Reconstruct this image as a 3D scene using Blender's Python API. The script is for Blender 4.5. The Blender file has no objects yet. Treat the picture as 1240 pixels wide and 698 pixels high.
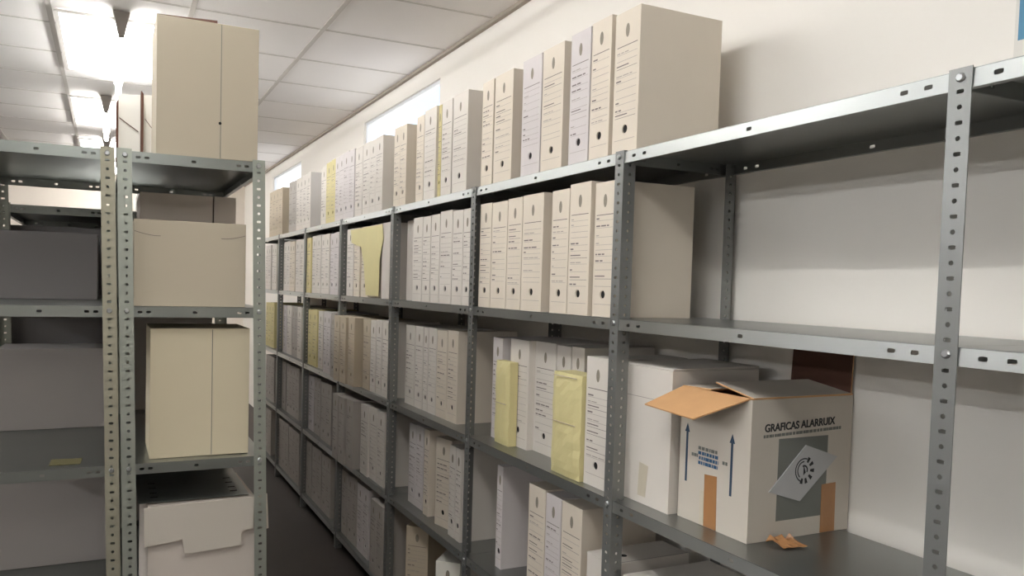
import bpy, math, random
from mathutils import Matrix, Vector
PI = math.pi
SC = bpy.context.scene
COL = SC.collection
random.seed(7)

# ------------------------------------------------------------------ numbers of the place (metres, z up, y along the aisle)
EYE = 1.5815
X0, Y0, BAY, DEP = 1.235, 0.8214, 0.904, 0.389     # right rack: front plane, first post, bay, depth
ZS = [0, 1.9465, 1.5035, 1.012, 0.5557, 0.100]      # shelf tops from the top shelf down
XW = 1.645                                          # right wall
ZC = 2.832                                          # ceiling
YL = 2.4067                                         # near ends of the left racks
ZL = [0, 1.9389, 1.4959, 1.0376, 0.580, 0.12]
YEND = 10.6
LEAN = 0.0183
FL = 0.031                                          # shelf flange height

# ------------------------------------------------------------------ materials
def nodes(m):
    m.use_nodes = True
    nt = m.node_tree
    return nt, nt.nodes['Principled BSDF']

def srgb(c):
    return tuple(((v / 255) / 12.92 if v / 255 <= .04045 else ((v / 255 + .055) / 1.055) ** 2.4) for v in c) + (1,)

def mat(name, rgb, rough=.7, metal=0, var=.06, scale=6, bump=0, bscale=60, spec=.5, stretch=None):
    m = bpy.data.materials.new(name)
    nt, b = nodes(m)
    tc = nt.nodes.new('ShaderNodeTexCoord')
    mp = nt.nodes.new('ShaderNodeMapping')
    if stretch: mp.inputs['Scale'].default_value = stretch
    n = nt.nodes.new('ShaderNodeTexNoise'); n.inputs['Scale'].default_value = scale; n.inputs['Detail'].default_value = 4
    nt.links.new(tc.outputs['Object'], mp.inputs[0]); nt.links.new(mp.outputs[0], n.inputs['Vector'])
    r = nt.nodes.new('ShaderNodeMixRGB')
    c = srgb(rgb)
    r.inputs[1].default_value = tuple(v * (1 - var) for v in c[:3]) + (1,)
    r.inputs[2].default_value = tuple(min(1, v * (1 + var)) for v in c[:3]) + (1,)
    nt.links.new(n.outputs['Fac'], r.inputs[0]); nt.links.new(r.outputs[0], b.inputs['Base Color'])
    b.inputs['Roughness'].default_value = rough; b.inputs['Metallic'].default_value = metal
    b.inputs['Specular IOR Level'].default_value = spec
    if bump:
        n2 = nt.nodes.new('ShaderNodeTexNoise'); n2.inputs['Scale'].default_value = bscale
        bp = nt.nodes.new('ShaderNodeBump'); bp.inputs['Strength'].default_value = bump; bp.inputs['Distance'].default_value = .003
        nt.links.new(mp.outputs[0], n2.inputs['Vector'])
        nt.links.new(n2.outputs['Fac'], bp.inputs['Height']); nt.links.new(bp.outputs[0], b.inputs['Normal'])
    return m

def emit(name, rgb, s):
    m = bpy.data.materials.new(name); m.use_nodes = True
    nt = m.node_tree; nt.nodes.clear()
    e = nt.nodes.new('ShaderNodeEmission'); o = nt.nodes.new('ShaderNodeOutputMaterial')
    e.inputs[0].default_value = srgb(rgb); e.inputs[1].default_value = s
    nt.links.new(e.outputs[0], o.inputs[0]); return m

M = {
 'cream': mat('card_cream', (214, 203, 187), .75, var=.04, scale=9),
 'white': mat('card_white', (213, 206, 197), .75, var=.04, scale=9),
 'lilac': mat('card_lilac', (206, 199, 197), .75, var=.04, scale=9),
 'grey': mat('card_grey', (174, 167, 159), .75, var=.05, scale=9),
 'plain': mat('card_plain', (204, 196, 188), .75, var=.03, scale=9),
 'short': mat('card_short', (236, 232, 222), .75, var=.03, scale=9),
 'buff': mat('card_buff', (192, 178, 156), .75, var=.05, scale=9),
 'yellow': mat('card_yellow', (206, 194, 142), .7, var=.06, scale=9),
 'manila': mat('manila_yellow', (214, 203, 150), .6, var=.05, scale=14, bump=.3, bscale=18),
 'bigcard': mat('card_olive_white', (184, 173, 153), .8, var=.03, scale=5),
 'lidcard': mat('card_pale', (196, 188, 176), .8, var=.03, scale=5),
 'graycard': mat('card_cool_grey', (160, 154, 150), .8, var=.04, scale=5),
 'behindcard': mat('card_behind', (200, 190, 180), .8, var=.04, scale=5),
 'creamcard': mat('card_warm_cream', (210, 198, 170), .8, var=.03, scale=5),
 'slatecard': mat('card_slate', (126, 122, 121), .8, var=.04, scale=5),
 'wallside': mat('wall_paint_side', (176, 170, 164), .85, var=.03, scale=1.4),
 'kraft': mat('kraft_board', (206, 160, 112), .8, var=.08, scale=20, bump=.15),
 'darkkraft': mat('kraft_dark', (88, 58, 46), .85, var=.08, scale=20),  # kraft with shade put into its colour; also the brown board edges
 'tape': mat('brown_tape', (164, 118, 76), .35, var=.1, scale=30, bump=.2),
 'paletape': mat('pale_tape', (196, 186, 166), .4, var=.08, scale=30),
 'slip': mat('slip_mustard', (104, 97, 62), .8, var=.05),
 'ink': mat('grey_ink', (118, 108, 106), .8, var=.1, scale=80),
 'faintink': mat('faint_ink', (162, 152, 146), .8, var=.06, scale=80),
 'crest': mat('crest_ink', (138, 130, 116), .8, var=.3, scale=300),
 'black': mat('black_ink', (38, 38, 40), .7, var=.1, scale=50),
 'blue': mat('blue_ink', (52, 92, 128), .7, var=.1, scale=50),
 'navy': mat('navy_ink', (40, 62, 84), .7, var=.1, scale=50),
 'slate': mat('slate_panel_ink', (112, 114, 108), .7, var=.06, scale=20),
 'holedark': mat('hole_dark', (16, 13, 12), .9, var=.1),
 'silver': mat('silver_label', (178, 178, 178), .5, var=.05, scale=20),
 'shelf': mat('shelf_steel', (146, 149, 147), .30, .9, var=.12, scale=4, stretch=(1, .3, 1)),
 'shelfglint': mat('shelf_edge_glint', (184, 187, 185), .31, .9, var=.08, scale=4, stretch=(1, .3, 1)),  # same steel as the shelf, lightened to paint in the lamp reflection
 'shelfL': mat('shelf_steel_left', (142, 146, 142), .3, .85, var=.12, scale=4),
 'post': mat('post_steel', (134, 135, 133), .40, .6, var=.1, scale=12),
 'postL': mat('post_steel_left', (160, 164, 154), .45, .65, var=.12, scale=12),
 'postA': mat('post_steel_warmlit', (160, 156, 138), .5, .5, var=.15, scale=9),  # post steel with the yellowish light from above put into its colour
 'bolt': mat('bolt_zinc', (180, 182, 182), .3, .9, var=.05),
 'wall': mat('wall_paint', (232, 227, 219), .85, var=.035, scale=1.4, bump=.15, bscale=25),
 'wallfar': mat('wall_paint_far', (232, 222, 210), .85, var=.03, scale=1.4),
 'ceil': mat('ceiling_tile', (245, 241, 238), .9, var=.03, scale=3, bump=.25, bscale=160),
 'grid': mat('ceiling_grid', (208, 202, 196), .6, var=.03),
 'cornice': mat('cornice_grey', (168, 158, 146), .7, var=.05),
 'floor': mat('floor_tile', (58, 50, 46), .55, var=.18, scale=3),
 'housing': mat('lamp_housing', (214, 210, 204), .5, var=.02),
 'endcap': mat('lamp_end_cap', (120, 112, 104), .6, var=.03),
 'frame': mat('window_frame', (226, 228, 230), .5, var=.02),
 'poster': mat('poster_paper', (216, 212, 204), .6, var=.03),
 'posterblue': mat('poster_blue', (70, 128, 160), .5, var=.2, scale=14),
 'tube': emit('tube_glow', (252, 252, 250), 60),
 'tubedim': emit('tube_glow_dim', (252, 250, 246), 44),  # far tubes set weaker so the far bays stay dark
 'tubefill': emit('tube_glow_fill', (250, 252, 255), 92),
 'diffuser': emit('diffuser_glow', (252, 251, 249), 6),
}

def glass():
    m = bpy.data.materials.new('window_glass'); m.use_nodes = True
    nt = m.node_tree; nt.nodes.clear()
    t = nt.nodes.new('ShaderNodeBsdfTransparent'); g = nt.nodes.new('ShaderNodeBsdfGlossy'); g.inputs['Roughness'].default_value = .02
    mx = nt.nodes.new('ShaderNodeMixShader'); o = nt.nodes.new('ShaderNodeOutputMaterial')
    mx.inputs[0].default_value = .03; nt.links.new(t.outputs[0], mx.inputs[1]); nt.links.new(g.outputs[0], mx.inputs[2])
    nt.links.new(mx.outputs[0], o.inputs[0]); return m
M['glass'] = glass()

# ------------------------------------------------------------------ mesh helpers
class G:
    """collects quads and polygons, each with a material key, into one mesh"""
    def __init__(s): s.v = []; s.f = []; s.m = []; s.keys = []
    def key(s, k):
        if k not in s.keys: s.keys.append(k)
        return s.keys.index(k)
    def poly(s, pts, k):
        n = len(s.v); s.v += [tuple(p) for p in pts]; s.f.append(tuple(range(n, n + len(pts)))); s.m.append(s.key(k))
    def hexa(s, b, t, k):
        """b, t: four corners each, both counter-clockwise seen from the top"""
        n = len(s.v); s.v += [tuple(p) for p in b] + [tuple(p) for p in t]; q = s.key(k)
        for f in ((3, 2, 1, 0), (4, 5, 6, 7), (0, 1, 5, 4), (1, 2, 6, 5), (2, 3, 7, 6), (3, 0, 4, 7)):
            s.f.append(tuple(n + i for i in f)); s.m.append(q)
    def box(s, x0, x1, y0, y1, z0, z1, k):
        s.hexa([(x0, y0, z0), (x1, y0, z0), (x1, y1, z0), (x0, y1, z0)], [(x0, y0, z1), (x1, y0, z1), (x1, y1, z1), (x0, y1, z1)], k)
    def slab(s, pts, n, th, k):
        """flat outline pts given a thickness th along n"""
        n = Vector(n).normalized() * th
        a = [Vector(p) for p in pts]; b = [p + n for p in a]
        s.poly(a[::-1], k); s.poly(b, k)
        for i in range(len(a)):
            j = (i + 1) % len(a); s.poly([a[i], a[j], b[j], b[i]], k)
    def disc(s, c, U, V, ru, rv, k, n=12, off=0):
        c, U, V = Vector(c), Vector(U), Vector(V)
        s.poly([c + U * ru * math.cos(2 * PI * i / n) + V * rv * math.sin(2 * PI * i / n) for i in range(n)], k)
    def knob(s, c, N, r, h, k, n=8, top=.7):
        c, N = Vector(c), Vector(N).normalized(); U = N.orthogonal().normalized(); V = N.cross(U)
        A = [c + U * r * math.cos(2 * PI * i / n) + V * r * math.sin(2 * PI * i / n) for i in range(n)]
        B = [c + N * h * .6 + (p - c) for p in A]; T = [c + N * h + (p - c) * top for p in A]
        for i in range(n):
            j = (i + 1) % n; s.poly([A[i], A[j], B[j], B[i]], k); s.poly([B[i], B[j], T[j], T[i]], k)
        s.poly(T, k); s.poly(A[::-1], k)
    def sheet(s, O, U, V, L, W, holes, th, k):
        """thin plate at O, length L along U, width W along V, thickness th along U x V, with real holes (u, v, ru, rv)"""
        O, U, V = Vector(O), Vector(U).normalized(), Vector(V).normalized(); N = U.cross(V) * th
        P = lambda u, v, t: O + U * u + V * v + N * t
        holes = sorted(holes); cur = 0
        def quad(u0, u1):
            if u1 - u0 < 1e-5: return
            s.poly([P(u0, 0, 1), P(u1, 0, 1), P(u1, W, 1), P(u0, W, 1)], k); s.poly([P(u0, W, 0), P(u1, W, 0), P(u1, 0, 0), P(u0, 0, 0)], k)
        for (u, v, ru, rv) in holes:
            c = ru + .0022
            quad(cur, u - c)
            rim = [(u + c, v), (u + c, W), (u, W), (u - c, W), (u - c, v), (u - c, 0), (u, 0), (u + c, 0)]
            d = .7071
            if ru > rv * 1.2 or rv > ru * 1.2: d = .86
            hl = [(u + ru, v), (u + ru * d, v + rv * d), (u, v + rv), (u - ru * d, v + rv * d), (u - ru, v), (u - ru * d, v - rv * d), (u, v - rv), (u + ru * d, v - rv * d)]
            for i in range(8):
                j = (i + 1) % 8
                s.poly([P(*rim[i], 1), P(*rim[j], 1), P(*hl[j], 1), P(*hl[i], 1)], k)
                s.poly([P(*rim[j], 0), P(*rim[i], 0), P(*hl[i], 0), P(*hl[j], 0)], k)
                s.poly([P(*hl[i], 1), P(*hl[j], 1), P(*hl[j], 0), P(*hl[i], 0)], k)
            cur = u + c
        quad(cur, L)
        for (a, b, c_, d_) in ((P(0, 0, 0), P(L, 0, 0), P(L, 0, 1), P(0, 0, 1)), (P(L, W, 0), P(0, W, 0), P(0, W, 1), P(L, W, 1)), (P(0, W, 0), P(0, 0, 0), P(0, 0, 1), P(0, W, 1)), (P(L, 0, 0), P(L, W, 0), P(L, W, 1), P(L, 0, 1))):
            s.poly([a, b, c_, d_], k)
    def mesh(s, name):
        me = bpy.data.meshes.new(name); me.from_pydata(s.v, [], s.f)
        for k in s.keys: me.materials.append(M[k])
        me.polygons.foreach_set('material_index', s.m); me.update(); return me
    def shift(s, fn):
        s.v = [fn(*p) for p in s.v]; return s

def put(name, g, parent=None, bevel=0):
    me = g.mesh(name) if isinstance(g, G) else g
    o = bpy.data.objects.new(name, me); COL.objects.link(o)
    if parent is not None: o.parent = parent
    if bevel:
        b = o.modifiers.new('edge', 'BEVEL'); b.width = bevel; b.segments = 2; b.limit_method = 'ANGLE'
    return o

def tag(o, label, cat, group=None, kind=None):
    o['label'] = label; o['category'] = cat
    if group: o['group'] = group
    if kind: o['kind'] = kind
    return o

def thing(name, loc, label, cat, group=None, rz=0):
    o = bpy.data.objects.new(name, None); COL.objects.link(o); o.location = loc; o.rotation_euler.z = rz
    o.empty_display_size = .05
    return tag(o, label, cat, group)

def struct(name, g):
    o = put(name, g); o['kind'] = 'structure'; return o
BOXES = [
 (1,5,[(6.623,0.131,1.245,0.374,"buff"),(6.49,0.131,1.245,0.376,"buff"),(6.357,0.131,1.245,0.375,"buff"),(6.224,0.132,1.245,0.372,"buff"),(5.849,0.125,1.245,0.377,"grey"),(5.722,0.127,1.245,0.372,"grey")]),
 (1,4,[(5.605,0.103,1.245,0.376,"white"),(5.5,0.104,1.245,0.375,"white"),(5.391,0.107,1.245,0.374,"white"),(5.282,0.109,1.245,0.378,"white"),(4.912,0.124,1.255,0.374,"white"),(4.751,0.117,1.245,0.377,"yellow"),(4.644,0.093,1.245,0.382,"yellow")]),
 (1,3,[(4.552,0.088,1.245,0.38,"lilac"),(4.461,0.09,1.245,0.383,"lilac"),(4.344,0.105,1.24,0.383,"lilac"),(4.237,0.107,1.24,0.379,"lilac"),(4.114,0.136,1.245,0.375,"white"),(3.976,0.121,1.245,0.378,"white"),(3.866,0.094,1.245,0.376,"white"),(3.747,0.109,1.24,0.375,"white"),(3.483,0.082,1.24,0.373,"cream"),(3.399,0.083,1.24,0.37,"cream")]),
 (1,2,[(3.199,0.087,1.245,0.375,"cream"),(3.071,0.131,1.24,0.382,"white"),(2.989,0.029,1.25,0.381,"yellow"),(2.905,0.103,1.245,0.381,"white"),(2.762,0.138,1.24,0.381,"white")]),
 (1,1,[(2.532,0.089,1.245,0.375,"cream"),(2.409,0.134,1.245,0.376,"cream"),(2.213,0.122,1.245,0.379,"lilac"),(2.082,0.125,1.245,0.38,"cream"),(1.93,0.102,1.245,0.382,"lilac"),(1.818,0.093,1.24,0.382,"cream"),(1.706,0.108,1.245,0.374,"cream")]),
 (2,6,[(6.822,0.111,1.255,0.376,"white"),(6.709,0.112,1.255,0.377,"white"),(6.549,0.094,1.255,0.378,"white"),(6.452,0.096,1.255,0.376,"white")]),
 (2,5,[(6.056,0.104,1.255,0.378,"white"),(5.949,0.106,1.255,0.38,"white"),(5.853,0.083,1.255,0.371,"cream"),(5.768,0.085,1.255,0.372,"cream"),(5.63,0.13,1.255,0.38,"white"),(5.498,0.131,1.255,0.376,"white")]),
 (2,4,[(5.244,0.112,1.245,0.374,"yellow"),(5.131,0.112,1.255,0.382,"white"),(5.013,0.119,1.255,0.382,"white"),(4.891,0.101,1.255,0.379,"white"),(4.788,0.102,1.255,0.38,"white"),(4.67,0.093,1.255,0.375,"lilac"),(4.575,0.094,1.255,0.379,"lilac")]),
 (2,3,[(4.284,0.131,1.255,0.382,"white"),(4.155,0.107,1.255,0.379,"cream"),(4.038,0.124,1.265,0.382,"cream"),(3.908,0.117,1.265,0.381,"cream"),(3.772,0.091,1.255,0.378,"cream"),(3.63,0.117,1.245,0.377,"plain")]),
 (2,2,[(3.453,0.079,1.305,0.379,"plain"),(3.252,0.111,1.265,0.377,"white"),(3.145,0.09,1.265,0.375,"white"),(3.046,0.094,1.265,0.376,"white"),(2.908,0.122,1.255,0.381,"white"),(2.792,0.098,1.255,0.373,"white"),(2.703,0.07,1.255,0.373,"white")]),
 (2,1,[(2.543,0.092,1.255,0.379,"cream"),(2.434,0.116,1.255,0.376,"cream"),(2.311,0.101,1.25,0.378,"cream"),(2.181,0.132,1.245,0.378,"cream"),(2.022,0.098,1.25,0.376,"cream"),(1.899,0.108,1.24,0.383,"cream"),(1.789,0.096,1.25,0.375,"cream")]),
 (3,6,[(6.83,0.122,1.265,0.376,"yellow"),(6.707,0.122,1.265,0.378,"yellow"),(6.582,0.124,1.265,0.379,"yellow")]),
 (3,5,[(6.139,0.131,1.275,0.375,"lilac"),(5.975,0.163,1.275,0.379,"white"),(5.821,0.082,1.275,0.373,"grey"),(5.736,0.084,1.275,0.373,"grey"),(5.626,0.133,1.275,0.377,"white")]),
 (3,4,[(5.209,0.122,1.255,0.378,"yellow"),(5.085,0.123,1.255,0.382,"yellow"),(4.963,0.117,1.265,0.376,"white"),(4.734,0.082,1.235,0.381,"lilac"),(4.649,0.084,1.235,0.381,"lilac"),(4.481,0.079,1.215,0.382,"grey")]),
 (3,3,[(4.337,0.113,1.2,0.376,"buff"),(4.222,0.112,1.203,0.374,"buff"),(4.096,0.118,1.215,0.377,"buff"),(3.944,0.122,1.255,0.375,"buff"),(3.83,0.088,1.255,0.375,"white"),(3.735,0.084,1.255,0.381,"white"),(3.638,0.093,1.255,0.379,"white")]),
 (3,2,[(3.394,0.119,1.295,0.375,"white"),(3.279,0.096,1.295,0.376,"white"),(3.197,0.053,1.295,0.375,"white"),(3.12,0.089,1.295,0.378,"white"),(3.014,0.11,1.295,0.373,"cream"),(2.9,0.104,1.295,0.38,"cream")]),
 (3,1,[(2.545,0.075,1.32,0.378,"lilac"),(2.386,0.135,1.325,0.382,"white"),(2.25,0.135,1.35,0.383,"white"),(2.135,0.086,1.35,0.38,"white"),(2.051,0.072,1.35,0.383,"white"),(1.824,0.115,1.27,0.373,"white")]),
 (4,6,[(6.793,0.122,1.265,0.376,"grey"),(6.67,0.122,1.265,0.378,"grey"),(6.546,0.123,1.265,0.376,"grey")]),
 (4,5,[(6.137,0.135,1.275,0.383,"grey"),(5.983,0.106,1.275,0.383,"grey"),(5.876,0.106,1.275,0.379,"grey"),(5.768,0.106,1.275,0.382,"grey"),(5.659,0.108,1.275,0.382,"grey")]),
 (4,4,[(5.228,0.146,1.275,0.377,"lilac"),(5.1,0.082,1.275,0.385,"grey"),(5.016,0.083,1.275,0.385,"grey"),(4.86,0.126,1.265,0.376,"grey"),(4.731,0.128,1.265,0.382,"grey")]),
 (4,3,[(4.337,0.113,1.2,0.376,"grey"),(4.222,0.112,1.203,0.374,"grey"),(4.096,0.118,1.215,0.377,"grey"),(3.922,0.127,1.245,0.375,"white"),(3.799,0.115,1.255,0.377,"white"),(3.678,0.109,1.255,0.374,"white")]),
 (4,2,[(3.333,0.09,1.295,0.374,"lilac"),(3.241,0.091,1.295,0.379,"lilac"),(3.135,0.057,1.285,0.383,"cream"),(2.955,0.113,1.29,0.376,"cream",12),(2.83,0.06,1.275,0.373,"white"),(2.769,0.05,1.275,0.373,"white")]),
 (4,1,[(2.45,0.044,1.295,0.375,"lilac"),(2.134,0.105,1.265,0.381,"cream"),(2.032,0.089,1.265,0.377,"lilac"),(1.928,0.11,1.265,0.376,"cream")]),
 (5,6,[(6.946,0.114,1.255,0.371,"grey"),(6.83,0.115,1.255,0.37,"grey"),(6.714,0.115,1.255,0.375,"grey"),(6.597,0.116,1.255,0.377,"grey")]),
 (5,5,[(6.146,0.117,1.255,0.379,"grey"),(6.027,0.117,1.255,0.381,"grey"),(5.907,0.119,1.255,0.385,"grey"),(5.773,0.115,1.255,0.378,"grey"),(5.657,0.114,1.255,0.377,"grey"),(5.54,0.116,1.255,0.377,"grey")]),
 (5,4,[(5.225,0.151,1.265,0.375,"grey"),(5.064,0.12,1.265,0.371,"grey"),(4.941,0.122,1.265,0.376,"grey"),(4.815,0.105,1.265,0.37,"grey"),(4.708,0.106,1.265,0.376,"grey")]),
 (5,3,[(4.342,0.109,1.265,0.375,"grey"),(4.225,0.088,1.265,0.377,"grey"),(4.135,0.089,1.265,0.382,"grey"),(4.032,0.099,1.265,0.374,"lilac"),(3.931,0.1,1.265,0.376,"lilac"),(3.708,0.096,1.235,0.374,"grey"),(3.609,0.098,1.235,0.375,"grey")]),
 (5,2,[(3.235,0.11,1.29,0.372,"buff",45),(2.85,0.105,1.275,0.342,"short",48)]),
]
# ------------------------------------------------------------------ the room
g = G(); g.box(-7.2, XW + .06, -3.2, YEND + .1, -.1, 0, 'floor'); struct('floor', g)
g = G(); g.box(-7.2, XW, -3.2, YEND, ZC, ZC + .05, 'ceil'); struct('ceiling', g)
g = G(); g.box(-7.2, XW + .06, YEND, YEND + .1, 0, ZC + .05, 'wallfar'); struct('wall_back', g)
g = G(); g.box(-7.3, -7.2, -3.3, YEND + .1, 0, ZC + .05, 'wallside'); struct('wall_left', g)
g = G(); g.box(-7.2, XW + .06, -3.3, -3.2, 0, ZC + .05, 'wall'); struct('wall_front', g)
WINS = [(3.95, 5.33), (7.30, 8.68)]; WZ0, WZ1 = 2.20, 2.715
g = G(); y = -3.2
for a, b in WINS:
    g.box(XW, XW + .06, y, a, 0, ZC + .05, 'wall'); g.box(XW, XW + .06, a, b, 0, WZ0, 'wall'); g.box(XW, XW + .06, a, b, WZ1, ZC + .05, 'wall'); y = b
g.box(XW, XW + .06, y, YEND, 0, ZC + .05, 'wall'); struct('wall_right', g)
for i, (a, b) in enumerate(WINS):
    f = G(); x0, x1 = XW + .015, XW + .04; t = .02
    f.box(x0, x1, a, b, WZ0, WZ0 + t, 'frame'); f.box(x0, x1, a, b, WZ1 - t, WZ1, 'frame')
    for yy in (a, b - t): f.box(x0, x1, yy, yy + t, WZ0 + t, WZ1 - t, 'frame')
    w = struct('window_%d' % (i + 1), f)
    p = G(); p.box(XW + .024, XW + .028, a + t, b - t, WZ0 + t, WZ1 - t, 'glass'); put('pane', p, w)
g = G(); g.box(XW - .022, XW - .0005, -3.2, YEND, ZC - .018, ZC - .0005, 'cornice'); struct('trim_1', g)
g = G()                                                 # T-bars of the suspended ceiling
for i in range(-11, 3):
    x = -.26 + .61 * i; g.box(x - .012, x + .012, -3.2, YEND, ZC - .003, ZC - .0003, 'grid')
y = 3.83 - .56 * 12
while y < YEND:
    g.box(-7.2, XW - .03, y - .008, y + .008, ZC - .0025, ZC - .0003, 'grid'); y += .56
struct('trim_2', g)

# ------------------------------------------------------------------ ceiling lights
def luminaire(cx, y0, label, w=.54, ln=1.1, tk='tube'):
    t = thing('ceiling_light', (cx, y0, ZC - .007), label, 'ceiling light', 'fluorescent ceiling lights')
    h = G(); fr = .02
    for (a, b, c, d) in ((-w / 2 - fr, -w / 2, -fr, ln + fr), (w / 2, w / 2 + fr, -fr, ln + fr), (-w / 2, w / 2, -fr, 0), (-w / 2, w / 2, ln, ln + fr)): h.box(a, b, c, d, -.012, 0, 'housing')
    put('frame', h, t)
    d = G(); d.box(-w / 2, -.035, 0, ln, -.008, -.001, 'diffuser'); d.box(.035, w / 2, 0, ln, -.008, -.001, 'diffuser'); put('diffuser', d, t)
    b = G(); b.box(-.026, .026, -.1, ln + .1, -.045, 0, 'housing'); put('batten', b, t)
    e = G(); e.hexa([(-.012, -.13, -.112), (.012, -.13, -.112), (.012, -.101, -.118), (-.012, -.101, -.118)], [(-.036, -.13, 0), (.036, -.13, 0), (.036, -.101, 0), (-.036, -.101, 0)], 'endcap'); put('end_cap', e, t)
    u = G(); n = 10; y1, y2, r = -.1, ln + .1, .016
    for i in range(n):
        a0, a1 = 2 * PI * i / n, 2 * PI * (i + 1) / n; p = lambda a, yy: (r * math.cos(a), yy, -.098 + r * math.sin(a))
        u.poly([p(a0, y1), p(a1, y1), p(a1, y2), p(a0, y2)], tk)
    u.poly([p(2 * PI * i / n, y1) for i in range(n)], tk); u.poly([p(-2 * PI * i / n, y2) for i in range(n)], tk)
    put('tube', u, t)
luminaire(.05, 4.15, 'bright ceiling light panel with hanging tube, left of tall white box, nearest in view')
luminaire(-.02, 6.05, 'second bright ceiling light panel, behind the one with the dark end cap', .44, 1.05, 'tubedim')
luminaire(-.02, 7.85, 'farthest bright ceiling light, just above the left rack top', .44, 1.05, 'tubedim')
luminaire(.0, .35, 'ceiling light above the camera over the aisle, out of view')
luminaire(-.2, -1.9, 'ceiling light behind the camera, out of view')
luminaire(.02, 2.25, 'added ceiling light between the camera and the first visible one, out of view')  # unseen lamp added to brighten the near bays
for xx, row in ((-5.2, 'far left'), (-3.2, 'mid left')):  # unseen lamp rows added as soft fill from the left
    for k, yy in enumerate((-1.8, .8, 3.4, 6.0, 8.6)):
        if xx > -4 and k > 3: continue
        luminaire(xx, yy, 'added %s row fill light, %s from the camera, outside the view' % (row, ('first', 'second', 'third', 'fourth', 'fifth')[k]), tk='tubefill')
luminaire(-.02, 9.2, 'added ceiling light beyond the visible ones over the aisle, hidden by racks', .44, 1.05)  # unseen lamp added to brighten the far wall

# ------------------------------------------------------------------ steel shelving
def post(O, H, faceU, flangeU, N, parent, key, lean=0, levels=(), boltN=None, W=.037):
    """slotted L-angle: a plate of width W along faceU and another along flangeU, both rising from O"""
    g = G(); O = Vector(O); n = int(H / .0249); hs = []
    for i in range(n):
        u = H - .0125 - i * .0249
        hs.append((u, W * .52, .0042, .0042) if i % 2 == 0 else (u, W * .52, .0036, .0062))
    g.sheet(O, (0, 0, 1), faceU, H, W, hs, .0018 * N[0], key)
    hs2 = [(h[0], W * .52, .0042, .0042) for h in hs]
    g.sheet(O, (0, 0, 1), flangeU, H, W, hs2, .0018 * N[1], key)
    if lean: g.shift(lambda x, y, z: (x - lean * (z - EYE), y, z))
    p = put('post', g, parent)
    if boltN:
        for z in levels:
            c = O + Vector(faceU) * W * .52 + Vector((0, 0, z - O.z - .0125)) + Vector(boltN) * .0005
            if lean: c.x -= lean * (z - EYE)
            b = G(); b.knob(c, boltN, .0075, .006, 'bolt'); put('bolt', b, p)
    return p

def shelf(x0, x1, y0, y1, z, parent, key, lip=True):
    g = G(); t = .0015
    g.box(x0, x1, y0, y1, z - t, z, key)
    def slots(L):
        return [(v, FL * .5, .0075, .0042) for v in (.055, .098, L / 2, L - .098, L - .055)] if L > .6 else [(v, FL * .5, .0065, .0036) for v in (.05, .073, L / 2, L - .073, L - .05)]
    zb = z - FL; Ly = y1 - y0; Lx = x1 - x0
    g.sheet((x0 - (.0016 if Ly > .6 and x0 > 1 else 0), y0, zb), (0, 1, 0), (.055 if Ly > .6 and x0 > 1 else 0, 0, 1), Ly, FL - t, slots(Ly), t, 'shelfglint' if key == 'shelf' else key)  # front flange gets the lightened steel for its painted glint
    g.sheet((x1 - t, y0, zb), (0, 1, 0), (0, 0, 1), Ly, FL - t, slots(Ly), t, key)
    g.sheet((x0 + t, y0 + t, zb), (1, 0, 0), (0, 0, 1), Lx - 2 * t, FL - t, slots(Lx - 2 * t), t, key)
    g.sheet((x0 + t, y1, zb), (1, 0, 0), (0, 0, 1), Lx - 2 * t, FL - t, slots(Lx - 2 * t), t, key)
    g.box(x0 + t, x0 + .014, y0 + t, y1 - t, zb, zb + t, key); g.box(x1 - .014, x1 - t, y0 + t, y1 - t, zb, zb + t, key)
    return put('shelf', g, parent)

R = thing('shelving_rack', (0, 0, 0), 'long grey slotted-steel rack along the right wall, full of archive boxes', 'shelving rack')
NPOST = 8
for k in range(-1, NPOST):
    yk = Y0 + k * BAY
    near = k in (1, 3, 4, 5, 6, 7)
    H = ZS[1] + .003
    fy = yk - .037 if near else yk
    # face in the aisle plane, second flange going back towards the wall
    post((X0, fy, 0), H, (0, 1 if near else -1, 0), (1, 0, 0), (1 if near else -1, 1), R, 'post', 0, ZS[1:], (-1, 0, 0))
    post((X0 + DEP, fy, 0), H, (0, 1 if near else -1, 0), (-1, 0, 0), (1 if near else -1, -1), R, 'post')
for k in range(-1, NPOST - 1):
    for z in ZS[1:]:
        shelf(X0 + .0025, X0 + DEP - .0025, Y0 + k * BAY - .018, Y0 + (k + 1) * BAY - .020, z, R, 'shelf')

def left_rack(x0, x1, y0, nb, zs, label, lean):
    r = thing('shelving_rack', (0, 0, 0), label, 'shelving rack')
    H = zs[1] + .006; zbase = 0.0
    sh = lambda z: -lean * (z - EYE)
    for j in range(nb + 1):
        yy = y0 + j * BAY
        if j == 0: fy, s = yy, 1
        else: fy, s = yy - .001, -1
        post((x0, fy, zbase), H, (1, 0, 0), (0, s, 0), (1, 1), r, 'postL', lean, zs[1:], (0, -s, 0) if j == 0 else None)
        post((x1, fy, zbase), H, (-1, 0, 0), (0, s, 0), (1, 1), r, 'postA' if x0 < -.3 and j == 0 and lean else 'postL', lean, zs[1:], (0, -s, 0) if j == 0 else None)
    for j in range(nb):
        for z in zs[1:]:
            shelf(x0 + .0025 + sh(z), x1 - .0025 + sh(z), y0 + j * BAY + .0025, y0 + (j + 1) * BAY - .0035, z, r, 'shelfL')
    return r
left_rack(-.368, .0210, YL, 1, ZL, 'grey slotted-steel rack at the far left edge, right post tinted as if warm-lit', LEAN)
left_rack(.0284, .4381, YL, 1, ZL, 'narrow-ended steel rack with tall white box on top, left of the aisle', LEAN)
ZL2 = [0, 1.840, 1.4959, 1.0376, .58, .12]
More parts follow.
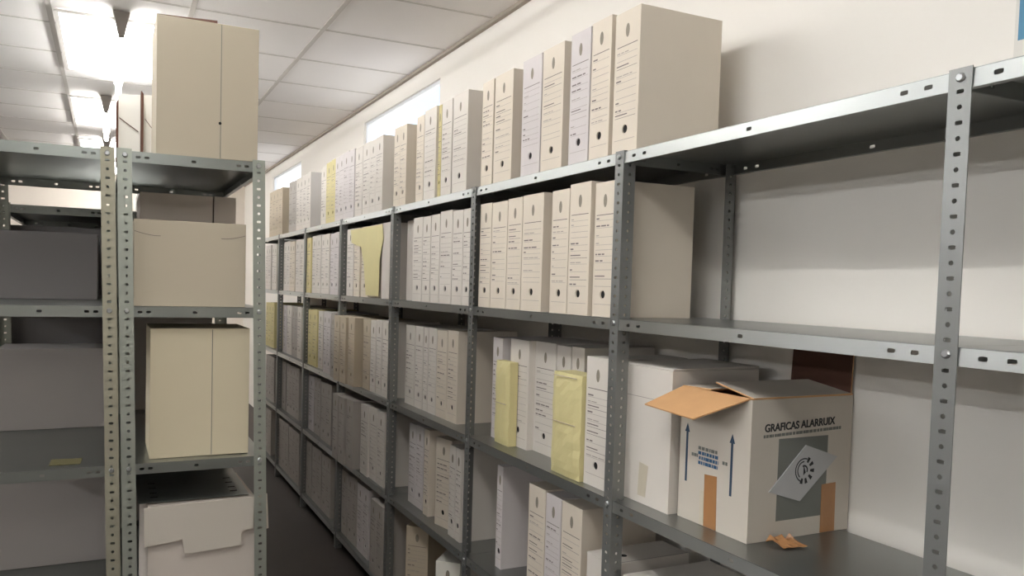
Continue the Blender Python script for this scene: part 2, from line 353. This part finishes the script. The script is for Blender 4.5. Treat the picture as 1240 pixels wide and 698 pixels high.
left_rack(-.368, .0210, YL + BAY + .012, 4, ZL2, 'lower steel rack seen through the far left rack, behind it, rear bays added', 0)  # rear bays are unseen, added to block light from the left
left_rack(.0284, .4381, YL + BAY + .012, 4, ZL2, 'steel rack behind the one carrying the tall white box, rear bays added', 0)  # rear bays here too are unseen and added as a light block

# ------------------------------------------------------------------ archive boxes
def archive_box(col, w, h, dep=.27, marks=True, seed=0):
    """front spine faces -x; base centre of the spine at the origin"""
    rr = random.Random(seed)
    g = G(); hw = w / 2; hz = .062; hr = min(.0115, w * .28); c = hr + .003
    # four sides, back, top, bottom
    g.poly([(0, -hw, 0), (dep, -hw, 0), (dep, -hw, h), (0, -hw, h)], col)
    g.poly([(dep, hw, 0), (0, hw, 0), (0, hw, h), (dep, hw, h)], col)
    g.poly([(dep, -hw, 0), (dep, hw, 0), (dep, hw, h), (dep, -hw, h)], col)
    g.poly([(0, -hw, h), (dep, -hw, h), (dep, hw, h), (0, hw, h)], col)
    g.poly([(0, hw, 0), (dep, hw, 0), (dep, -hw, 0), (0, -hw, 0)], col)
    if col == 'plain':
        g.poly([(0, hw, 0), (0, -hw, 0), (0, -hw, h), (0, hw, h)], col)
        return [('carton', g)]
    F = lambda y, z, x=0: (x, y, z)
    for (y0, y1, z0, z1) in ((-hw, hw, 0, hz - c), (-hw, hw, hz + c, h), (-hw, -c, hz - c, hz + c), (c, hw, hz - c, hz + c)):
        g.poly([F(y1, z0), F(y0, z0), F(y0, z1), F(y1, z1)], col)
    ring = []; hole = []
    for i in range(16):
        a = 2 * PI * i / 16; ca, sa = math.cos(a), math.sin(a); m = max(abs(ca), abs(sa))
        ring.append((c * ca / m, hz + c * sa / m)); hole.append((hr * ca, hz + hr * sa))
    for i in range(16):
        j = (i + 1) % 16
        g.poly([F(*ring[j]), F(*ring[i]), F(*hole[i]), F(*hole[j])], col)
        g.poly([F(*hole[j]), F(*hole[i]), F(*hole[i], .004), F(*hole[j], .004)], col)
    out = [('carton', g)]
    if marks:
        d = G(); d.poly([(.0042, hr * 1.02 * math.cos(-2 * PI * i / 16), hz + hr * 1.02 * math.sin(-2 * PI * i / 16)) for i in range(16)], 'holedark'); out.append(('finger_hole', d))
        cr = G(); zc = h - .052; cw = min(.0085, w * .16)
        cr.disc((-.0004, 0, zc), (0, -1, 0), (0, 0, 1), cw, .0185, 'crest', 14)
        out.append(('crest', cr))
        p = G(); z = h - .092; iw = hw * .82
        def line(y0, y1, z0, t, k): p.poly([F(y1, z0, -.0004), F(y0, z0, -.0004), F(y0, z0 + t, -.0004), F(y1, z0 + t, -.0004)], k)
        line(-iw, iw, z, .0022, 'ink'); 
        while z > .1:
            z -= rr.uniform(.014, .026)
            k = rr.random()
            if k < .22: line(-iw, iw, z, .0012, 'faintink')
            elif k < .85:
                y = iw                                  # rows of small print start at the left
                for _ in range(rr.randint(1, 3)):
                    ww = rr.uniform(.2, .6) * iw; line(max(-iw, y - ww), y, z + .004, .004 if k < .6 else .0026, 'ink' if k < .6 else 'faintink'); y -= ww + .004
                    if y < -iw: break
                line(-iw, iw, z, .001, 'faintink')
            else:
                line(-iw, iw, z, .0012, 'ink'); line(-iw * .2, iw, z + .007, .003, 'ink')
        line(-iw, iw, .034, .0012, 'faintink')
        out.append(('printed_form', p))
    return out

SHELFW = {1: 'top shelf', 2: 'second shelf', 3: 'third shelf', 4: 'fourth shelf', 5: 'bottom shelf'}
BAYW = {1: 'nearest filled bay', 2: 'second filled bay', 3: 'third filled bay', 4: 'fourth filled bay', 5: 'fifth filled bay', 6: 'farthest bay'}
ORD = ['first', 'second', 'third', 'fourth', 'fifth', 'sixth', 'seventh', 'eighth', 'ninth', 'tenth', 'eleventh']
LOOK = {'cream': 'cream printed', 'white': 'off-white printed', 'lilac': 'pale lilac-tinted', 'grey': 'pale grey printed', 'plain': 'blank-spined pale', 'short': 'short white', 'buff': 'buff printed', 'yellow': 'yellowed'}
sd = 0
for lv, bay, row in BOXES:
    for i, (y, w, x, h, col, *turn) in enumerate(row):
        sd += 1; rr = random.Random(sd)
        lab = '%s archive box, %s from left, %s, %s' % (LOOK[col], ORD[i], SHELFW[lv], BAYW[bay])
        rz = math.radians(turn[0]) if turn else 0
        if turn: lab = lab.replace(' archive box', ' archive box turned askew')
        t = thing('archive_box', (x, y, ZS[lv] + .0005), lab, 'archive box', 'archive boxes on the right rack', rz)
        dep = .272 if x + .272 < XW - .02 else XW - .02 - x
        dep = min(dep, .272)
        for nm, gg in archive_box(col, w, h, dep, True, sd): put(nm, gg, t)

# yellow folders on the third shelf
def bundle(name, loc, w, h, d, label, cat, creases, key='manila'):
    t = thing(name, loc, label, cat)
    g = G(); ny, nz = 6, 14; rr = random.Random(len(label))
    def P(i, j):
        y = -w / 2 + w * i / ny; z = h * j / nz
        e = min(1, 4 * min(i / ny, 1 - i / ny)) ** .5 * min(1, 8 * min(j / nz, 1 - j / nz)) ** .5
        x = -.010 * e + rr.uniform(-.0015, .0015)
        for c in creases:
            if abs(j / nz - c) < .04: x += .0015
        return (x, y, z)
    grid = [[P(i, j) for j in range(nz + 1)] for i in range(ny + 1)]
    for i in range(ny):
        for j in range(nz):
            g.poly([grid[i + 1][j], grid[i][j], grid[i][j + 1], grid[i + 1][j + 1]], key)
    B = lambda i, j: (d, grid[i][j][1], grid[i][j][2])
    for j in range(nz):
        g.poly([grid[0][j], B(0, j), B(0, j + 1), grid[0][j + 1]], key); g.poly([B(ny, j), grid[ny][j], grid[ny][j + 1], B(ny, j + 1)], key)
    for i in range(ny):
        g.poly([grid[i][nz], grid[i + 1][nz], B(i + 1, nz), B(i, nz)][::-1], key); g.poly([grid[i][0], grid[i + 1][0], B(i + 1, 0), B(i, 0)], key)
    g.poly([B(0, 0), B(ny, 0), B(ny, nz), B(0, nz)], key)
    put('wrapper', g, t)
    b = G()
    for c in creases:
        b.box(-.0115, -.0085, -w / 2 * .8, w / 2 * .8, h * c - .0012, h * c + .0012, 'buff')
    put('band', b, t)
    return t
bundle('yellow_bundle', (X0 + .022, 1.964, ZS[3] + .001), .158, .312, .075, 'large wrapped yellow bundle in front of white boxes, third shelf, nearest filled bay', 'document bundle', (.52, .97))
bundle('yellow_bundle', (1.290, 2.443, ZS[3] + .001), .108, .300, .032, 'narrow yellow folder bundle left of the white boxes, third shelf, nearest filled bay', 'document bundle', (.5,))
# yellow sheet hanging over the spines, second shelf of the third filled bay
g = G()
out = [(4.23, .372), (3.68, .372), (3.66, .30), (3.71, .20), (3.72, .012), (3.93, .012), (3.98, .19), (4.03, .27), (4.21, .30)]
g.slab([(X0 + .006, y, ZS[2] + z) for y, z in out][::-1], (-1, 0, 0), .0015, 'manila')
t = tag(put('yellow_sheet', g), 'torn yellow paper sheet hanging over box spines, second shelf, third filled bay', 'paper sheet')

# ------------------------------------------------------------------ nearest bay: white carton and cardboard box
Z3 = ZS[3] + .0008
t = thing('white_carton', (1.294, 1.60, Z3), 'plain white carton beside the post, left of the open cardboard box', 'carton')
g = G(); g.box(0, .29, -.066, .142, 0, .366, 'white'); put('carton', g, t)
g = G(); g.slab([(-.0006, .14, .285), (-.0006, -.065, .285), (-.0006, -.065, .2835), (-.0006, .14, .2835)], (1, 0, 0), .0005, 'faintink'); put('fold_line', g, t)
g = G(); g.slab([(-.0008, .058, .02), (-.0008, .026, .02), (-.0008, .018, .105), (-.0008, .054, .11)], (1, 0, 0), .0006, 'paletape'); put('tape_strip', g, t)
g = G(); g.hexa([(.0, -.066, .367), (.29, -.066, .367), (.29, .142, .367), (.0, .142, .367)], [(.004, -.066, .370), (.29, -.066, .374), (.29, .142, .374), (.004, .142, .370)], 'white'); put('lid_flap', g, t)

cx0, cx1, cy0, cy1, ch = 1.315, 1.640, 1.288, 1.522, .328
t = thing('cardboard_box', ((cx0 + cx1) / 2, (cy0 + cy1) / 2, Z3), 'open white cardboard box with kraft flap, blue arrows and silver label', 'cardboard box')
ox, oy = -(cx1 - cx0) / 2, -(cy1 - cy0) / 2; bx, by = -ox, -oy; th = .004
g = G()
def wallboard(g, a, b, inner):
    """board from a to b (plan), inner face kraft"""
    a, b = Vector(a), Vector(b); d = (b - a).normalized(); n = Vector((-d.y, d.x)) * th
    A, B, C_, D_ = a, b, b + n, a + n
    g.poly([(A.x, A.y, 0), (B.x, B.y, 0), (B.x, B.y, ch), (A.x, A.y, ch)], 'lidcard'); g.poly([(C_.x, C_.y, 0), (D_.x, D_.y, 0), (D_.x, D_.y, ch), (C_.x, C_.y, ch)], 'kraft')
    g.poly([(A.x, A.y, ch), (B.x, B.y, ch), (C_.x, C_.y, ch), (D_.x, D_.y, ch)], 'kraft')
wallboard(g, (ox, oy), (bx, oy), 0); wallboard(g, (bx, oy), (bx, by), 0); wallboard(g, (bx, by), (ox, by), 0); wallboard(g, (ox, by), (ox, oy), 0)
g.poly([(ox, oy, 0), (ox, by, 0), (bx, by, 0), (bx, oy, 0)], 'lidcard'); g.poly([(ox, oy, .003), (bx, oy, .003), (bx, by, .003), (ox, by, .003)], 'kraft')
put('carton', g, t)
def flap(pts, n, top, bot, nm='flap', label=None):
    """two-faced board: face along n gets `top`"""
    g = G(); n = Vector(n).normalized() * .0035; a = [Vector(p) for p in pts]; b = [p + n for p in a]
    g.poly(b, top); g.poly(a[::-1], bot)
    for i in range(len(a)):
        j = (i + 1) % len(a); g.poly([a[i], a[j], b[j], b[i]], 'kraft')
    o = put(nm, g, t)
    if label: o['label'] = label
    return o
# flap folded out over the aisle side, kraft inside showing
flap([(ox, by - .004, ch), (ox - .105, by + .012, ch - .044), (ox - .112, oy + .064, ch - .050), (ox, oy + .006, ch)], (-.35, 0, 1), 'kraft', 'lidcard', label='kraft inside of the flap folded outwards')
# near flap folded inwards, slightly raised
flap([(ox + .003, oy, ch + .001), (bx - .002, oy, ch + .001), (bx - .006, oy + .128, ch + .020), (ox + .012, oy + .130, ch + .022)], (0, -.1, 1), 'lidcard', 'kraft')
# far flap folded inwards
flap([(ox + .003, by - .098, ch + .004), (bx - .004, by - .100, ch + .004), (bx - .002, by, ch + .001), (ox + .003, by, ch + .001)], (0, 0, 1), 'lidcard', 'kraft')
# wall-side flap standing up
flap([(bx - .004, oy + .002, ch), (bx - .004, by - .05, ch), (bx - .002, by - .055, ch + .118), (bx - .002, oy, ch + .118)], (-1, 0, 0), 'darkkraft', 'darkkraft', label='kraft flap standing up against the wall, shade in its colour')  # kraft inside coloured dark for the shade by the wall

def mark(name, pts, n, key, off=.0005):
    g = G(); g.slab(pts, n, off, key); return put(name, g, t)
C0 = (cx0 + cx1) / 2; C1 = (cy0 + cy1) / 2
def Lf(y, z): return (ox, y - C1, z - Z3)              # point on the aisle side from world y, z
def Rf(x, z): return (x - C0, oy, z - Z3)
for (ya, ) in ((1.496,), (1.344,)):
    w = .0035; z0, z1 = 1.108, 1.232
    mark('arrow', [Lf(ya + w, z0), Lf(ya - w, z0), Lf(ya - w, z1), Lf(ya - .0085, z1), Lf(ya, z1 + .022), Lf(ya + .0085, z1), Lf(ya + w, z1)], (-1, 0, 0), 'navy')
def text(s, size, name, key, Mx, ext=.0004, sx=1, bold=0):
    c = bpy.data.curves.new(name, 'FONT'); c.body = s; c.size = size; c.extrude = ext; c.align_x = 'LEFT'; c.space_character = 1.0; c.offset = bold
    o = bpy.data.objects.new(name, c); COL.objects.link(o)
    bpy.context.view_layer.update()
    me = bpy.data.meshes.new_from_object(o.evaluated_get(bpy.context.evaluated_depsgraph_get()))
    bpy.data.objects.remove(o)
    xs = [v.co.x for v in me.vertices]; w0, w1 = min(xs), max(xs)
    me.transform(Matrix.Translation((-w0, 0, 0))); me.transform(Matrix.Diagonal((sx / (w1 - w0), 1, 1, 1)))
    me.materials.clear(); me.materials.append(M[key]); me.transform(Mx); me.name = name
    return me
def frame(o, U, V):
    U, V = Vector(U), Vector(V); N = U.cross(V)
    return Matrix(((U.x, V.x, N.x, o[0]), (U.y, V.y, N.y, o[1]), (U.z, V.z, N.z, o[2]), (0, 0, 0, 1)))
def face_text(s, size, x, z, width, key, right=True, name='lettering', bold=0):
    if right: Mx = frame((x - C0, oy - .0004, z - Z3), (1, 0, .035), (0, 0, 1))
    else: Mx = frame((ox - .0004, x - C1, z - Z3), (0, -1, 0), (0, 0, 1))
    put(name, text(s, size, name, key, Mx, sx=width, bold=bold), t)
face_text('GRAFICAS ALARRUIX', .025, 1.356, 1.266, .225, 'black', bold=.0006)
def dashes(x, z, width, h, seed, key, right=True, slope=0, name='small_print'):
    """print too small to read, kept as rows of short bars"""
    rr = random.Random(seed); g = G(); u = 0
    while u < width:
        w = rr.uniform(.004, .012); w = min(w, width - u)
        if right: g.slab([Rf(x + u, z + slope * u), Rf(x + u + w, z + slope * (u + w)), Rf(x + u + w, z + h + slope * (u + w)), Rf(x + u, z + h + slope * u)], (0, -1, 0), .0004, key)
        else: g.slab([Lf(x - u, z), Lf(x - u - w, z), Lf(x - u - w, z + h), Lf(x - u, z + h)], (-1, 0, 0), .0004, key)
        u += w + rr.uniform(.001, .003)
    put(name, g, t)
dashes(1.353, 1.252, .25, .007, 3, 'slate', slope=.035)
mark('printed_panel', [Rf(1.401, 1.056), Rf(1.560, 1.056), Rf(1.560, 1.248), Rf(1.401, 1.248)], (0, -1, 0), 'slate', .0003)
mark('tape_strip', [Rf(1.546, Z3 + .001), Rf(1.594, Z3 + .001), Rf(1.592, 1.132), Rf(1.545, 1.130)], (0, -1, 0), 'tape', .0009)
mark('tape_strip', [Lf(1.428, Z3 + .001), Lf(1.386, Z3 + .001), Lf(1.389, 1.143), Lf(1.430, 1.140)], (-1, 0, 0), 'tape', .0009)
mark('tape_strip', [Lf(1.442, Z3 + .001), Lf(1.429, Z3 + .001), Lf(1.431, 1.098), Lf(1.444, 1.098)], (-1, 0, 0), 'paletape', .0007)
for (x, z, w, sd_, k) in ((1.455, 1.196, .064, 5, 'slate'), (1.455, 1.184, .068, 6, 'blue'), (1.478, 1.176, .022, 7, 'slate'), (1.452, 1.172, .066, 8, 'blue'), (1.454, 1.160, .066, 9, 'blue'), (1.373, 1.176, .016, 11, 'slate')):
    dashes(x, z, w, .008, sd_, k, right=False)
# silver label stuck on at an angle
lb = put('label_sticker', (lambda g: (g.slab([Rf(1.374, 1.127), Rf(1.473, 1.097), Rf(1.592, 1.195), Rf(1.486, 1.229)], (0, -1, 0), .0025, 'silver'), g)[1])(G()), t); lb['label'] = 'silver sticker with round black emblem'
def emblem():
    g = G(); c = Vector((1.482 - C0, oy - .003, 1.170 - Z3)); U = Vector((.86, 0, .5)); V = Vector((-.5, 0, .86))
    def arc(r0, r1, a0, a1, n=12):
        for i in range(n):
            p, q = math.radians(a0 + (a1 - a0) * i / n), math.radians(a0 + (a1 - a0) * (i + 1) / n)
            g.poly([c + (U * math.cos(p) + V * math.sin(p)) * r0, c + (U * math.cos(p) + V * math.sin(p)) * r1, c + (U * math.cos(q) + V * math.sin(q)) * r1, c + (U * math.cos(q) + V * math.sin(q)) * r0], 'black')
    arc(.026, .029, 40, 230); arc(.019, .022, 60, 200)
    for a in (-70, -35, 0, 30, -105, -135): arc(.020, .033, a - 8, a + 8, 3)
    g.poly([c + U * -.008 + V * -.010, c + U * .002 + V * -.008, c + U * .006 + V * .014], 'black')
    arc(.0085, .0125, -60, 90, 6)
    put('emblem', g, lb)
emblem()

# scrap of brown tape on the shelf
t2 = G(); n = 6; rr = random.Random(3)
for i in range(n):
    for j in range(3):
        f = lambda i, j: (1.368 + .062 * i / n, 1.283 - .052 * j / 3 - .01 * i / n, ZS[3] + .002 + .016 * abs(math.sin(i * 1.3 + j)) * (1 - j / 3.5))
        t2.poly([f(i, j), f(i, j + 1), f(i + 1, j + 1), f(i + 1, j)], 'tape')
o = put('tape_scrap', t2); m = o.modifiers.new('thick', 'SOLIDIFY'); m.thickness = .0008; m.offset = 1
tag(o, 'crumpled scrap of brown packing tape on the shelf before the cardboard box', 'tape scrap')

# ------------------------------------------------------------------ boxes lying on the fourth shelf
def lying_box(loc, sx, sy, sz, label, rz=0, key='white', hole=(.05, .0), slotface=True):
    t = thing('archive_box', loc, label, 'archive box', 'archive boxes lying flat', rz)
    g = G(); g.box(0, sx, -sy / 2, sy / 2, 0, sz, key); put('carton', g, t, .0015)
    h = G(); h.disc((hole[0], hole[1], sz + .0006), (1, 0, 0), (0, 1, 0), .011, .011, 'holedark', 14); put('finger_hole', h, t)
    e = G(); e.slab([(.004, -sy / 2 + .004, sz + .0004), (sx, -sy / 2 + .004, sz + .0004), (sx, -sy / 2 + .0055, sz + .0004), (.004, -sy / 2 + .0055, sz + .0004)], (0, 0, 1), .0003, 'ink'); put('lid_seam', e, t)
    if slotface:
        c = G(); c.disc((-.0006, 0, sz * .62), (0, -1, 0), (0, 0, 1), .005, .014, 'crest', 12); put('crest', c, t)
    return t
lying_box((X0 + .025, 1.775, ZS[4] + .0008), .27, .12, .268, 'white archive box lying low on the fourth shelf, behind the second nearest post', hole=(.075, -.01))
lying_box((X0 + .030, 1.585, ZS[4] + .0008), .30, .17, .258, 'white archive box on the fourth shelf of the empty bay, below the cardboard box', hole=(.11, -.05))

# ------------------------------------------------------------------ poster
t = thing('poster', (XW - .0015, .69, 2.36), 'blue poster with white margin on the right wall, top right corner', 'poster')
g = G(); g.slab([(0, .275, -.30), (0, -.275, -.30), (0, -.275, .38), (0, .275, .38)], (-1, 0, 0), .0008, 'poster'); put('paper', g, t)
g = G(); g.slab([(-.001, .268, -.262), (-.001, -.258, -.262), (-.001, -.258, .36), (-.001, .268, .36)], (-1, 0, 0), .0005, 'posterblue'); put('picture', g, t)

# ------------------------------------------------------------------ boxes on the left racks (front faces -y)
def side_carton(x0, x1, y, z0, z1, dep, label, key='bigcard', seam=None, hole=None, topgap=False, extra=None, group=None):
    t = thing('archive_carton', ((x0 + x1) / 2, y, z0), label, 'carton', group)
    w = (x1 - x0) / 2; h = z1 - z0
    g = G(); g.box(-w, w, 0, dep, 0, h, key); put('carton', g, t, .0015)
    if seam is not None:                               # closing flap glued over the right part of the face
        s = seam - (x0 + x1) / 2
        f = G(); f.slab([(s, -.0002, .002), (w - .001, -.0002, .002), (w - .001, -.0002, h - .002), (s, -.0002, h - .002)], (0, -1, 0), .0022, key); put('side_flap', f, t)
        q = G(); q.box(s - .002, s - .0002, -.0012, -.0002, .003, h - .003, 'slate'); put('seam', q, t)
    if hole is not None:
        d = G(); d.disc((hole[0] - (x0 + x1) / 2, -.0028, hole[1] - z0), (1, 0, 0), (0, 0, 1), .0045, .0045, 'holedark', 10); put('punched_hole', d, t)
    if topgap:
        f = G(); f.hexa([(-w, .001, h + .0005), (w * .16, .001, h + .0005), (w * .16, dep, h + .0005), (-w, dep, h + .0005)], [(-w, .004, h + .002), (w * .16, .004, h + .009), (w * .16, dep, h + .009), (-w, dep, h + .002)], 'darkkraft'); put('lid_flap', f, t)  # dark wedge painted in for the shade along the carton top
    return t, w, h
side_carton(.123, .411, YL + .012, ZL[1] + .0006, 2.338, .26, 'tall off-white carton standing on top of the left rack', seam=.303, hole=(.3, 2.045), topgap=True)
side_carton(.290, .434, YL + .30, ZL[1] + .0006, 2.33, .56, 'added narrow grey carton hidden directly behind the tall carton on the left rack', 'graycard')  # unseen carton added to keep lamp light off the far lower boxes
side_carton(.114, .402, YL + .05, ZL[3] + .0006, 1.430, .26, 'tall cream carton below the top two shelves, third opening of the left rack', 'creamcard', seam=.292, hole=None)
t, w, h = side_carton(.0665, .383, YL + .03, ZL[2] + .0006, 1.750, .27, 'wide cream carton with curved flap cuts, under the top shelf of left rack')
g = G()
for s in (-1, 1):                                      # curved cuts of the hand-hole flap
    pts = [(s * (w * (.99 - .45 * i / 8)), -.0006, h - .034 - .012 * math.sin(PI * .55 * i / 8)) for i in range(9)]
    for a, b in zip(pts, pts[1:]): g.slab([a, b, (b[0], b[1], b[2] - .0016), (a[0], a[1], a[2] - .0016)], (0, -1, 0), .0006, 'ink')
put('flap_cut', g, t)
side_carton(.095, .330, YL + .42, ZL[2] + .0006, 1.868, .30, 'grey-shaded upright box behind the wide cream carton, left of two', 'behindcard', group='upright boxes behind')
side_carton(.335, .41, YL + .425, ZL[2] + .0006, 1.870, .30, 'grey-shaded upright box behind the wide cream carton, right of two', 'behindcard', group='upright boxes behind')
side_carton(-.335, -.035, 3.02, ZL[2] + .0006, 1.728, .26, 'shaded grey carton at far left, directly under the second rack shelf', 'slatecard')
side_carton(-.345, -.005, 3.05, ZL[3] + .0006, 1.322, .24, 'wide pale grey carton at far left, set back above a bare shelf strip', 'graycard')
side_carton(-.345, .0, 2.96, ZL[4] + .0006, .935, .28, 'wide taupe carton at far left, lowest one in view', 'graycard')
g = G(); g.slab([(-.150, 2.455, ZL[3] + .0008), (-.070, 2.455, ZL[3] + .0008), (-.066, 2.53, ZL[3] + .0008), (-.148, 2.535, ZL[3] + .0008)], (0, 0, 1), .001, 'slip')
tag(put('paper_slip', g), 'small dull yellow paper slip on the far left shelf edge', 'paper slip')

n = 0
for j in range(4):                                     # unseen long cartons added on the rack behind to block lamp light
    for z in (1, 2, 3, 4):
        n += 1; rr = random.Random(n)
        y = YL + BAY + .012 + j * BAY
        side_carton(.20 if z == 1 else .07, .43 if z == 1 else .40, y + .06 + rr.uniform(0, .03), ZL2[z] + .0006, ZL2[z] + (rr.uniform(.36, .395) if z != 2 else .29), .76, 'added long grey carton, %s of rear left rack, bay %s' % (('', 'top', 'second shelf', 'third shelf', 'fourth shelf')[z], ('one', 'two', 'three', 'four')[j]), 'graycard')

for j in range(4):  # more unseen cartons, added to block light from the left rows
    for z in (2, 3, 4):
        rr = random.Random(20 + j * 4 + z)
        side_carton(-.34, -.01, YL + BAY + .06 + j * BAY, ZL2[z] + .0006, ZL2[z] + (.395 if z > 2 else .27), .78, 'added long slate carton in far left rack, %s, %s' % (('second shelf', 'third shelf', 'fourth shelf')[z - 2], ('first bay back', 'second bay back', 'third bay back', 'fourth bay back')[j]), 'slatecard')

# carton with the tabbed lid hanging over its front, and a loose shelf plate lying on it
zt = .905
t = thing('tabbed_carton', (.275, YL + .03, ZL[4] + .0006), 'pale carton with stepped tab lid hanging over its front, lowest in left rack', 'carton', rz=math.radians(2.0))
h = zt - ZL[4] - .004
g = G(); g.box(-.165, .150, 0, .33, 0, h, 'behindcard'); put('carton', g, t, .002)
def Tl(x, z, y=-.016): return (x - .275, y, z - ZL[4])
g = G(); g.slab([Tl(.098, .902), Tl(.100, .785), Tl(.206, .796), Tl(.213, .750), Tl(.378, .757), Tl(.380, .802), Tl(.415, .806), Tl(.417, .905)], (0, 1, 0), .004, 'lidcard'); put('lid_tab', g, t)
g = G(); g.hexa([(.145, -.008, h - .115), (.196, .02, h - .112), (.196, .024, h - .112), (.145, -.004, h - .115)], [(.140, -.008, h), (.190, .02, h), (.190, .024, h), (.140, -.004, h)], 'lidcard'); put('side_tab', g, t)
sp = G(); hs = []
def plate(x0, x1, y0, y1, z):
    g = sp; n = 5
    g.box(x0, x1, y0, y1, z, z + .002, 'shelfL')
    for yy in (y0 + .05, y0 + .10, y0 + .16, y0 + .22):
        for xx in (x0 + .035, x1 - .05): g.box(xx, xx + .022, yy, yy + .008, z + .0021, z + .0026, 'holedark')
plate(.085, .405, YL + .045, YL + .62, zt + .002)
tag(put('loose_shelf_plate', sp), 'dark loose steel plate with slots lying on the tabbed carton', 'steel plate')

# opened white carton behind the tall one, brown board edges showing
t = thing('open_carton', (.10, YL + .40, ZL[1] + .0006), 'opened white carton with brown edges, left of the tall carton on top', 'carton')
g = G(); x0, hh = -.080, .250
g.slab([(x0 + .006, 0, 0), (.18, 0, 0), (.18, 0, hh + .01), (x0 + .006, 0, hh - .01)], (0, 1, 0), .004, 'short')
g.slab([(x0 + .006, .30, 0), (.18, .30, 0), (.18, .30, hh), (x0 + .006, .30, hh)], (0, 1, 0), .004, 'short')
g.slab([(x0 + .006, .004, 0), (x0 + .006, .30, 0), (x0 + .006, .30, hh - .01), (x0 + .006, .004, hh - .01)], (1, 0, 0), .004, 'short')
g.slab([(.18, .004, 0), (.18, .30, 0), (.18, .30, hh), (.18, .004, hh)], (-1, 0, 0), .004, 'short')
put('carton', g, t)
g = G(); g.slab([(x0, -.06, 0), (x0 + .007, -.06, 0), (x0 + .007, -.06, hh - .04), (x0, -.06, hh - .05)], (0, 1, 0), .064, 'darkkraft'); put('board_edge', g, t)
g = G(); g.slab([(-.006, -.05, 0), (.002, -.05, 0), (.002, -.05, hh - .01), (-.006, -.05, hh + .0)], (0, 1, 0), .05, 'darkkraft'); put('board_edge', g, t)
g = G()
for (a, b, c, d) in ((x0 + .01, .165, -.012, .125), (.008, .17, .045, .12)):
    g.slab([(a, -.001, b), (c, -.001, d), (c, -.001, d - .003), (a, -.001, b - .003)], (0, -1, 0), .001, 'darkkraft')
put('tab_cut', g, t)

# ------------------------------------------------------------------ daylight, camera, colour
w = bpy.data.worlds.new('World'); SC.world = w; w.use_nodes = True
nt = w.node_tree; bg = nt.nodes['Background']
tc = nt.nodes.new('ShaderNodeTexCoord'); sx = nt.nodes.new('ShaderNodeSeparateXYZ'); rp = nt.nodes.new('ShaderNodeValToRGB')
nt.links.new(tc.outputs['Generated'], sx.inputs[0]); nt.links.new(sx.outputs['Z'], rp.inputs[0]); nt.links.new(rp.outputs[0], bg.inputs[0])
rp.color_ramp.elements[0].position = .10; rp.color_ramp.elements[0].color = (1, 1, 1, 1)
rp.color_ramp.elements[1].position = .22; rp.color_ramp.elements[1].color = (.46, .56, .74, 1)
bg.inputs[1].default_value = 1.9

cd = bpy.data.cameras.new('Camera'); cam = bpy.data.objects.new('Camera', cd); COL.objects.link(cam); SC.camera = cam
f = Vector((0.41961218, 0.90666968, -0.04330948)); r = Vector((0.90768558, -0.41882629, 0.02629508)); u = Vector((-0.0057018, 0.05034513, 0.9987156))
cam.matrix_world = Matrix(((r.x, u.x, -f.x, 0), (r.y, u.y, -f.y, 0), (r.z, u.z, -f.z, EYE), (0, 0, 0, 1)))
cd.sensor_width = 36; cd.sensor_fit = 'HORIZONTAL'; cd.lens = 933.10 / 1240 * 36
cd.shift_x = (620 - 562.07) / 1240; cd.shift_y = (386.35 - 349) / 1240
cd.clip_start = .02
vs = SC.view_settings; vs.view_transform = 'Standard'; vs.look = 'None'; vs.gamma = 1; vs.use_curve_mapping = False
vs.exposure = .22
